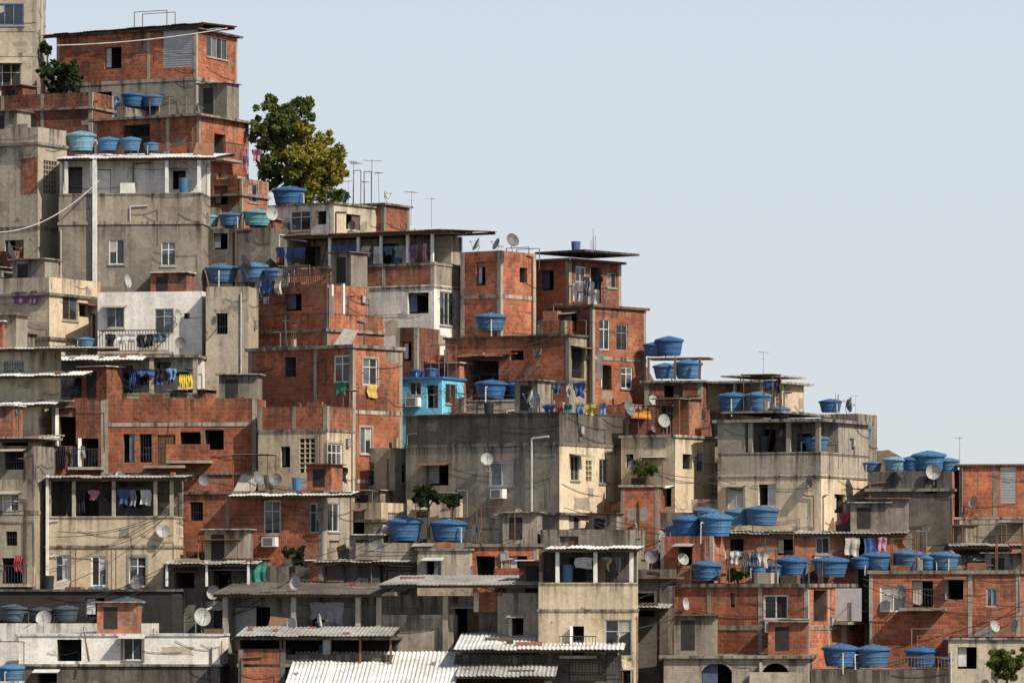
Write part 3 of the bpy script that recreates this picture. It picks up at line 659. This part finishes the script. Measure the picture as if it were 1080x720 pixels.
h.open(442,477,[792,832,863],'CG',feats=[(800,450,818,474,'h'),(840,455,856,474,'h')],bd=2.2).block(442,477,'CG',px=(757,786),y0=.02,y1=2.4,roof='no',frame=False).slab(441,.14,.2).slab(432,.1,.1,x0=-4.8,x1=-2); h.tanks([(861,28,0)],row=474,y=1); h.tanks([(822,24,0)],row=441,y=2); h.dish(852,520,y=-.3,sc=.7); h.laundry(884,908,540,cols=[5,2,0]); h.dish(895,435,y=1,sc=.6)
h=H(C,866,905,925,500,25,dy=2); h.block(436,500,'CG',roof='flat'); h.tanks([(876,26,0)],row=433); h.tanks([(908,24,0)],row=464,y=-1.0); h.dish(894,440,y=.2,sc=.7)
# right skyline
h=H(C,915,1004,1018,575,10); h.block(497,575,'CD',matR='BR',roof='para',feats=[(975,505,988,520,'h')]); h.tanks([(945,30,4),(980,38,1),(920,22,0),(962,26,0),(1000,26,1)],row=496,y=1.5); h.dish(985,512,y=-.2,sc=.8); h.dish(950,512,y=-.2,sc=.7); h.nc=-2
h=H(B,1012,1095,1100,565,8); h.block(490,565,'BR',feats=[(1055,492,1072,530,'s')],roof='no').slab(489,.08,.15,mat='RUST').block(548,565,'CC',y0=-.3); h.ant(1012,490,sc=.6); h.nc=-4
h=H(B,1000,1046,1050,570,5,dy=1.5); h.block(495,570,'BD',roof='para'); 
# right mid band
h=H(C,752,960,970,612,6); h.block(562,612,'BP',roof='no',feats=[(770,568,784,590,'h'),(820,568,838,585,'h'),(860,566,875,584,'wALU'),(895,566,915,590,'h')]).corr(748,958,562,557,mat='ST'); h.laundry(890,935,566,y=-.4,cols=[0,7,8,5])
h=H(B,697,752,775,622,20); h.block(565,622,'BR',roof='flat',feats=[(716,575,730,596,'h')]); h.tanks([(712,24,0),(726,34,0),(755,38,1)],row=565,y=.8); h.tanks([(745,30,0),(803,40,0),(778,30,1)],row=553,y=3)
h=H(B,757,905,912,610,5,dy=-.7); h.block(590,610,'BP',roof='flat'); h.tanks([(799,26,1),(815,30,0),(836,34,0),(876,40,0)],row=608,y=-.8); h.tanks([(745,34,0)],row=612,y=-.8)
h=H(C,900,1080,1090,612,5,dy=-.6); h.block(585,612,'CD',roof='flat',feats=[(1030,590,1045,605,'h')]); h.tanks([(908,24,0),(925,34,0),(958,36,0),(978,24,1),(996,34,0)],row=600,y=-.7); h.dish(1004,600,y=-.5,sc=.7); h.corr(1000,1090,575,572,y0=-.5,y1=3)
h=H(C,655,757,760,600,5,dy=2); h.block(540,600,'CD',roof='para',feats=[(670,560,690,580,'h'),(712,545,735,560,'wALU')])
h=H(C,935,1085,1090,590,5,dy=2); h.block(545,590,'CG',roof='flat',feats=[(955,555,975,575,'h'),(1020,552,1040,570,'wWHITE')]).slab(545,.1,.2)
# lower right
h=H(B,703,852,917,695,25); h.block(616,695,'BR',feats=[(805,627,831,653,'wWHITE'),(858,622,872,655,'h'),(880,620,905,655,'h'),(770,625,775,640,'h')],roof='no',beams=(660,)).slab(615,.16,.12); h.clutter()
h=H(B,917,1075,1095,680,10); h.block(602,680,'BR',feats=[(928,618,956,645,'wWHITE'),(962,612,984,640,'h'),(1000,610,1016,632,'h'),(1040,620,1052,640,'wALU')],roof='no').slab(601,.16,.12); h.clutter()
h=H(C,700,852,860,760,6,D=4); h.block(692,760,'CC',feats=[(740,700,772,726,'h'),(804,698,832,726,'h')],roof='flat').slab(691,.12,.2)
for (p0,p1) in ((740,772),(804,832)):
    u0,u1=h.U(p0),h.U(p1);zc=h.Z(708);zt_=h.Z(696)
    for i in range(10):
        t0=i/10;t1=(i+1)/10
        z_=lambda t:zc+(zt_-.12-zc)*math.sin(math.pi*t)**.6 if 0<t<1 else zc
        a,b=u0+(u1-u0)*t0,u0+(u1-u0)*t1
        h.w.q([(a,-.012,z_(t0)),(b,-.012,z_(t1)),(b,-.012,zt_+.1),(a,-.012,zt_+.1)],'CC')
h=H(C,855,1000,1010,740,6,D=4); h.block(706,740,'CD',roof='flat'); h.tanks([(886,40,0),(921,40,0),(972,38,0),(1000,20,0)],row=703,y=.9); h.rail(940,1000,692,705,'RUST')
h=H(C,1000,1090,1100,740,6); h.block(672,740,'PB',roof='flat',feats=[(1010,682,1030,705,'h')]).slab(672,.1,.1)
h=H(B,655,705,708,700,10,dy=1); h.block(600,700,'CD',roof='flat',feats=[(672,625,690,650,'h')]); h.corr(650,706,640,636,y0=-1.2,y1=0,mat='ST'); h.tanks([(662,24,0)],row=690,y=-.8); h.slab(608,.08,.3,mat='RUST')
# center bottom cream balcony house
h=H(P,568,668,672,750,6,D=5,dy=-1); h.block(642,750,'PC',feats=[(638,653,666,692,'wALU'),(604,660,616,690,'h'),(640,705,665,720,'h')],roof='no').block(614,642,'PC',roof='no').slab(642,.1,.05)
h.open(580,615,[588,628,666],'CD',feats=[(600,588,618,613,'h')],postm='WHITE',w=.16,bd=2.4); h.corr(575,675,578,575,mat='STW'); h.laundry(605,630,586,y=.4,cols=[1,8,1],hmax=.8); h.laundry(632,655,586,y=1,cols=[11,7])
h=H(B,493,566,575,640,12); h.block(574,640,'BR',feats=[(502,586,522,614,'h'),(537,586,556,616,'h')],roof='no').slab(573,.14,.1); h.clutter()
h=H(C,570,660,680,640,15); h.block(558,640,'CG',roof='para',feats=[(590,565,610,578,'h')]); h.clutter()
h=H(C,440,496,500,640,8); h.block(578,640,'PB',roof='flat',feats=[(450,590,465,612,'h')]).slab(578,.1,.1)
h=H(C,375,500,510,620,10,dy=1); h.block(572,620,'CC',roof='flat',feats=[(440,575,455,592,'wALU')]); h.tanks([(427,40,0),(473,41,0)],row=570,y=.7); h.tanks([(427,40,4)],row=570,y=2.5); h.dish(545,556,y=1,sc=.7); h.dish(398,572,y=.5,sc=.7)
h=H(B,420,560,575,585,12); h.block(545,585,'CD',roof='flat'); 
# left middle
h=H(P,48,183,188,625,6); h.block(574,625,'PC',feats=[(58,585,74,618,'wWHITE'),(96,586,113,618,'wWHITE'),(136,587,154,618,'wWHITE')],roof='no').block(544,574,'PC',roof='no').slab(575,.1,.06)
h.open(506,545,[52,78,120,164,181],'CD',feats=[(85,515,104,544,'h'),(130,515,150,535,'h')],postm='PB',w=.15); h.corr(44,197,503,500,mat='ST'); h.laundry(80,118,515,y=.25,cols=[2,0,3,5]); h.laundry(122,164,515,y=.25,cols=[10,7,0,3,1]); h.posts([50],500,622,'WHITE',.12,y0=-.1)
h=H(P,-60,36,48,625,15); h.block(505,625,'PB',feats=[(2,520,20,545,'wWHITE'),(6,560,18,575,'h'),(2,588,24,615,'h')],roof='flat',beams=(538,)); h.laundry(14,24,585,cols=[2]); h.slab(460,.1,.3); h.block(470,505,'CG',feats=[(5,475,25,495,'h')])
h=H(B,183,340,372,600,22); h.block(518,600,'BR',matR='CC',feats=[(278,527,296,563,'wWHITE'),(326,530,339,562,'wWHITE'),(346,530,358,560,'wWHITE'),(200,528,214,548,'h')],roof='no',beams=()).slab(517,.12,.1); h.clutter(); h.dish(215,516,y=.2,sc=.6); h.corr(240,372,522,518,y0=-.6,y1=.4,mat='STW')
h=H(C,172,300,320,640,8); h.block(597,640,'CD',roof='flat',feats=[(185,602,205,620,'h'),(225,600,262,620,'h')]); h.posts([176,218,262],592,618,'WHITE',.1,y0=-.9); h.corr(170,272,594,591,y0=-1.1,y1=.3,mat='ST'); h.laundry(262,284,592,mat='GREENT',big=True,y=-.3)
h=H(C,300,400,420,620,12,dy=1); h.block(590,620,'CD',roof='flat',feats=[(330,595,345,606,'h')]); h.corr(330,440,592,587,mat='ST'); h.dish(398,590,y=-.3,sc=.7); h.clutter()
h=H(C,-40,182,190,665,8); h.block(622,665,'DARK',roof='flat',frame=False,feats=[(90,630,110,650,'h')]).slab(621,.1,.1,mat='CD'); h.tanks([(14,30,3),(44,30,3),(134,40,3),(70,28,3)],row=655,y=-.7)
h=H(C,-40,160,178,672,8,dy=-.9); h.block(657,672,'PW',roof='flat',frame=False); h.nc=-9
h=H(P,20,232,236,735,5,D=3.5); h.block(668,700,'PW',feats=[(60,674,86,697,'h'),(130,672,150,696,'wWHITE')],roof='no',zt=99).block(700,735,'CD',feats=[(40,708,60,720,'h')],roof='no').slab(668,.1,.06,mat='STW').slab(700,.1,.1); h.dish(213,668,y=.2,sc=.9)
for i in range(5): h.dt.cyl((h.U(95)+.0+i*.02,-.5,h.Z(697)),(h.U(88),-.1,h.Z(660)),.02,.02,'WOOD',4)
h=H(P,-60,20,25,740,5,dy=-.5); h.block(718,740,'PW',roof='flat'); h.tanks([(12,30,1)],row=718,y=.7)
# long porch bottom centre
h=H(C,236,530,572,730,10,D=5); h.block(690,730,'CD',roof='flat')
h.open(628,691,[238,310,378,400,470,528],'CG',feats=[(245,640,285,690,'h'),(330,640,370,688,'h'),(415,650,440,688,'h'),(480,640,505,688,'h')],postm='CC',w=.22,bd=1.6)
h.corr(222,402,626,614,y0=-.5,y1=4,mat='CD'); h.corr(398,572,616,606,y0=-.9,y1=4,mat='ST'); h.block(648,690,'CC',px=(400,478),y0=.25,y1=1.3,roof='flat'); h.laundry(326,362,634,y=.3,cols=[7,7],big=True); h.dish(313,628,y=.2,sc=.7); h.block(624,645,'BD',px=(500,530),y0=.25,y1=1.3,roof='no')
h=H(C,530,600,610,735,12,dy=-.6); h.block(625,735,'CG',roof='flat',feats=[(540,650,552,670,'h')]); h.clutter()
h=H(C,250,412,418,745,4,D=4,dy=-1.2); h.open(671,700,[252,296,300,380,412],'DARK',postm='RUST',w=.09,bd=3); h.block(684,745,'BR',px=(252,300),y0=.0,y1=2.5,roof='flat'); h.block(690,745,'CD',x0=-5,y0=.3,roof='flat'); h.corr(248,414,670,661,mat='ST'); h.slab(672,.1,.2,mat='CD'); h.tanks([(322,14,0),(340,14,4)],row=700,y=1)
h=H(C,300,585,590,765,3,D=4,dy=-2); h.block(722,765,'CD',roof='flat'); h.corr(300,480,722,688,y0=-1.2,y1=3.5,mat='STW',amp=.026); h.corr(480,586,712,695,y0=-1,y1=3,mat='ST',amp=.022); h.nc=-9
h=H(C,480,655,660,750,4,D=4,dy=-1.6); h.block(690,750,'CD',roof='flat',feats=[(600,695,640,718,'h')]); h.corr(478,658,684,668,y0=-.9,y1=3.4,mat='STW',amp=.02); h.rail(600,650,695,712,'IRON'); h.nc=-9
# ---------------------------------------------------------------- more houses filling the hillside behind
r=120
while r<700:
    p=-260+R.uniform(0,60)
    while p<1330:
        w=R.uniform(65,115)
        if r-62>max(skyrow(p),skyrow(p+w))+18:
            m=R.choice(['BR','BR','BD','BP','CG','CC','PB','PC'])
            h=H(B if is_br(m) else C,p,p+w*.75,p+w,r,R.uniform(15,35),dy=3.2,ext=3)
            fe=[];x=p+10
            while x<p+w*.75-18:
                fe.append((x,r-50,x+R.uniform(11,18),r-R.uniform(26,16),R.choice(['w','h','h','w']))); x+=R.uniform(26,40)
            fe.append((p+w*.82,r-48,p+w*.92,r-26,'w'))
            h.block(r-R.uniform(56,66),r,m,feats=fe,roof=R.choice(['para','flat']))
            if p<-60 or p>1110: h.tanks([(p+w*.4,36)],y=1.2)
        p+=w+R.uniform(0,8)
    r+=52
for h in HOUSES: h.done()
# ---------------------------------------------------------------- terrain
def tz(x,y):
    px=540+x*F/(DC+max(y,0)); yr=yof(skyrow(px)+45)+4
    yy=y-5.0
    base=-6.6
    if yy<0: z=base-0.04*min(-yy,40)
    elif yy<yr: z=base+.6*yy
    else: z=base+.6*yr-.35*(yy-yr)
    return max(z,-8.2)
xs=np.linspace(-140,140,141); ys=np.linspace(-50,150,121)
v=[];f=[]
for j,y in enumerate(ys):
    for i,x in enumerate(xs): v.append((x,y,tz(x,y)+.15*math.sin(x*1.7+y)+.12*math.sin(y*2.1-x*.6)))
nx=len(xs)
for j in range(len(ys)-1):
    for i in range(nx-1): a=j*nx+i; f.append((a,a+1,a+nx+1,a+nx))
me=bpy.data.meshes.new('hillside'); me.from_pydata(v,[],f); me.materials.append(M['SOIL']); me.polygons.foreach_set('use_smooth',[True]*len(f))
link(bpy.data.objects.new('hillside',me))
me=bpy.data.meshes.new('ground'); S=6000; me.from_pydata([(-S,-S,-8.5),(S,-S,-8.5),(S,S,-8.5),(-S,S,-8.5)],[],[(0,1,2,3)]); me.materials.append(M['SOIL']); link(bpy.data.objects.new('ground',me))
# ---------------------------------------------------------------- trees
def W3(px,row,y): return Vector(((px-540)/F*(DC+y),y,(HR-row)/F*(DC+y)))
def tree(name,base,blobs,n,size,seed,fill=.45):
    rn=np.random.default_rng(seed); root=bpy.data.objects.new(name,None); link(root); root.location=base
    mb=MB(); b0=Vector((0,0,-1.5)); mid=Vector((0,0,(blobs[0][0].z-base.z)*.35))
    H0=max(.05,(blobs[0][0]-base).length*.03)
    mb.cyl(b0,mid,H0*1.5,H0,'TRUNK',8)
    for c,r,lm in blobs:
        c=c-base; m2=mid.lerp(c,.5)+Vector((rn.normal()*.1,rn.normal()*.1,.1)); mb.cyl(mid,m2,H0*.7,H0*.45,'TRUNK',6); mb.cyl(m2,c,H0*.45,H0*.12,'TRUNK',6)
        for k in range(5):
            d=Vector(rn.normal(size=3)); d.normalize(); mb.cyl(m2.lerp(c,.6),c+d*r*.8,H0*.2,H0*.05,'TRUNK',4)
    mb.obj('trunk',root)
    V=[];Fc=[];mi=[];mats=sorted({b[2] for b in blobs})
    tot=sum(b[1]**2 for b in blobs)
    for c,r,lm in blobs:
        c=np.array(c-base); nb=int(n*r*r/tot); ncl=max(6,int(30*r))
        cd=rn.normal(size=(ncl,3)); cd/=np.linalg.norm(cd,axis=1)[:,None]; cc=c+cd*r*rn.uniform(fill,1.12,(ncl,1))*[1,1,.9]
        cr=r*rn.uniform(.12,.3,ncl)
        for k in range(nb):
            i=rn.integers(ncl); d=rn.normal(size=3); d/=np.linalg.norm(d); p=cc[i]+d*cr[i]*rn.uniform(.5,1.2)
            a=rn.normal(size=3)+d*0.2; a/=np.linalg.norm(a); b=np.cross(a,rn.normal(size=3)); b/=np.linalg.norm(b)+1e-9
            s=size*rn.uniform(.6,1.3); q=len(V)
            V+=[tuple(p-a*s),tuple(p+b*s*.45),tuple(p+a*s),tuple(p-b*s*.45)]; Fc.append((q,q+1,q+2,q+3)); mi.append(mats.index(lm))
    me=bpy.data.meshes.new('foliage'); me.from_pydata(V,[],Fc)
    for k in mats: me.materials.append(M[k])
    me.polygons.foreach_set('material_index',mi); link(bpy.data.objects.new('foliage',me),root)
y=yof(215)+3; k=(DC+y)/F
bl=[(W3(292,124,y+1),23*k,'LEAFG'),(W3(316,120,y+1),19*k,'LEAFG'),(W3(281,142,y+1),19*k,'LEAFG'),(W3(305,140,y),21*k,'LEAFG'),(W3(328,150,y-.5),21*k,'LEAFY'),(W3(345,168,y-.5),19*k,'LEAFY'),(W3(312,170,y-1),23*k,'LEAFY'),(W3(342,190,y-.5),21*k,'LEAFY'),(W3(300,192,y),21*k,'LEAFG'),(W3(322,200,y),21*k,'LEAFY'),(W3(357,180,y),11*k,'LEAFY'),(W3(272,132,y),10*k,'LEAFG'),(W3(285,170,y),18*k,'LEAFG')]
tree('broadleaf_tree',W3(316,235,y),bl,32000,.13,3)
def bush(px,row,y,r,leaf,n,seed,name='bush',size=.12):
    k=(DC+y)/F; rr=random.Random(seed)
    bl=[(W3(px+rr.uniform(-r,r)*.7,row+rr.uniform(-.7,.9)*r*.6,y+rr.uniform(-.5,.5)),r*rr.uniform(.25,.5)*k,leaf) for _ in range(10)]
    tree(name,W3(px,row+r,y),bl,n,size,seed,.2)
bush(68,80,yof(105)-1,24,'LEAFD',5000,5); bush(680,492,yof(552)-1.2,13,'LEAFG',1800,6,'shrub')
bush(1062,700,yof(740)-1.5,24,'LEAFG',5000,7); bush(452,522,yof(575)-1.5,17,'LEAFD',2500,8,'shrub'); bush(478,527,yof(575)-1.3,10,'LEAFD',1500,9,'shrub')
bush(778,604,yof(640),12,'LEAFG',1200,14,'shrub'); bush(310,585,yof(600)-1.6,12,'LEAFD',1500,15,'shrub')
bush(354,207,yof(258)+3,12,'LEAFG',1500,17,'bush'); bush(50,50,yof(105)+1,10,'LEAFD',1200,18)
# ---------------------------------------------------------------- cables and poles
def cable(p,q,sag=.4,r=.015,mat='CABLE',name='power_cable'):
    cu=bpy.data.curves.new(name,'CURVE'); cu.dimensions='3D'; cu.bevel_depth=r; sp=cu.splines.new('POLY'); n=14; sp.points.add(n)
    for i in range(n+1):
        t=i/n; w=p.lerp(q,t); w.z-=sag*4*t*(1-t); sp.points[i].co=(*w,1)
    cu.materials.append(M[mat]); link(bpy.data.objects.new(name,cu))
cab=[((60,48),(240,30),140),((0,245),(105,190),290),((40,300),(210,310),300),((420,305),(560,330),330),((130,400),(280,430),400),((430,455),(660,460),450),((595,535),(760,560),560),
((180,500),(380,530),500),((0,440),(120,425),430),((375,450),(450,470),430),((660,480),(760,500),540),((870,560),(1010,575),570),((560,640),(720,610),680),((240,610),(420,560),600),((910,610),(1080,640),660),((480,345),(600,350),420),((700,600),(900,590),600),((60,560),(200,525),600),
((215,330),(350,290),330),((430,395),(560,420),420),((650,430),(760,420),450),((380,580),(570,560),600),((0,640),(180,600),640),((180,650),(330,600),650),((640,660),(720,640),700),((740,500),(930,520),520)]
for i,((a,b),(c,d),rw) in enumerate(cab):
    y=yof(rw)-2.5
    cable(W3(a,b,y),W3(c,d,y+1),R.uniform(.1,.6),.015 if i>1 else .028,'CABLE' if i>1 else 'PVC')
    if i>3: cable(W3(a,b+6,y),W3(c,d+9,y+1),R.uniform(.1,.6)); cable(W3(a+30,b+16,y),W3(c,d-6,y+1),R.uniform(.1,.8))
# ---------------------------------------------------------------- light
el=math.radians(42); rot=math.radians(130)
d=Vector((math.sin(rot)*math.cos(el),math.cos(rot)*math.cos(el),math.sin(el)))
L=bpy.data.lights.new('sun','SUN'); L.energy=5.0; L.angle=math.radians(.5); L.color=(1,.91,.77)
o=link(bpy.data.objects.new('sun',L)); o.rotation_euler=d.to_track_quat('Z','Y').to_euler()
w=bpy.data.worlds.new('World'); SC.world=w; w.use_nodes=True; n=w.node_tree
sk=n.nodes.new('ShaderNodeTexSky'); sk.sky_type='NISHITA'; sk.sun_disc=False; sk.sun_elevation=el; sk.sun_rotation=rot; sk.dust_density=2; sk.air_density=1.0
tc=n.nodes.new('ShaderNodeTexCoord'); sp=n.nodes.new('ShaderNodeSeparateXYZ'); n.links.new(tc.outputs['Generated'],sp.inputs[0])
hz=rng(n,sp.outputs[2],0.12,0.45,0.9,0.1)
g=rng(n,sp.outputs[2],0.0,0.13,0,1)
hc=mixc(n,g,(8.3,8.8,9.15),(7.5,8.35,9.3))
col=mixc(n,hz,sk.outputs[0],hc)
n.links.new(col,n.nodes['Background'].inputs[0]); n.nodes['Background'].inputs[1].default_value=.09
SC.view_settings.view_transform='Standard'; SC.view_settings.look='None'; SC.view_settings.exposure=0
cam=bpy.data.cameras.new('camera'); cam.lens=F/1080*36; cam.sensor_width=36; cam.shift_y=(HR-360)/1080; cam.clip_end=9000; cam.clip_start=1
co=link(bpy.data.objects.new('camera',cam)); co.location=(0,-DC,0); co.rotation_euler=(math.pi/2,0,0); SC.camera=co
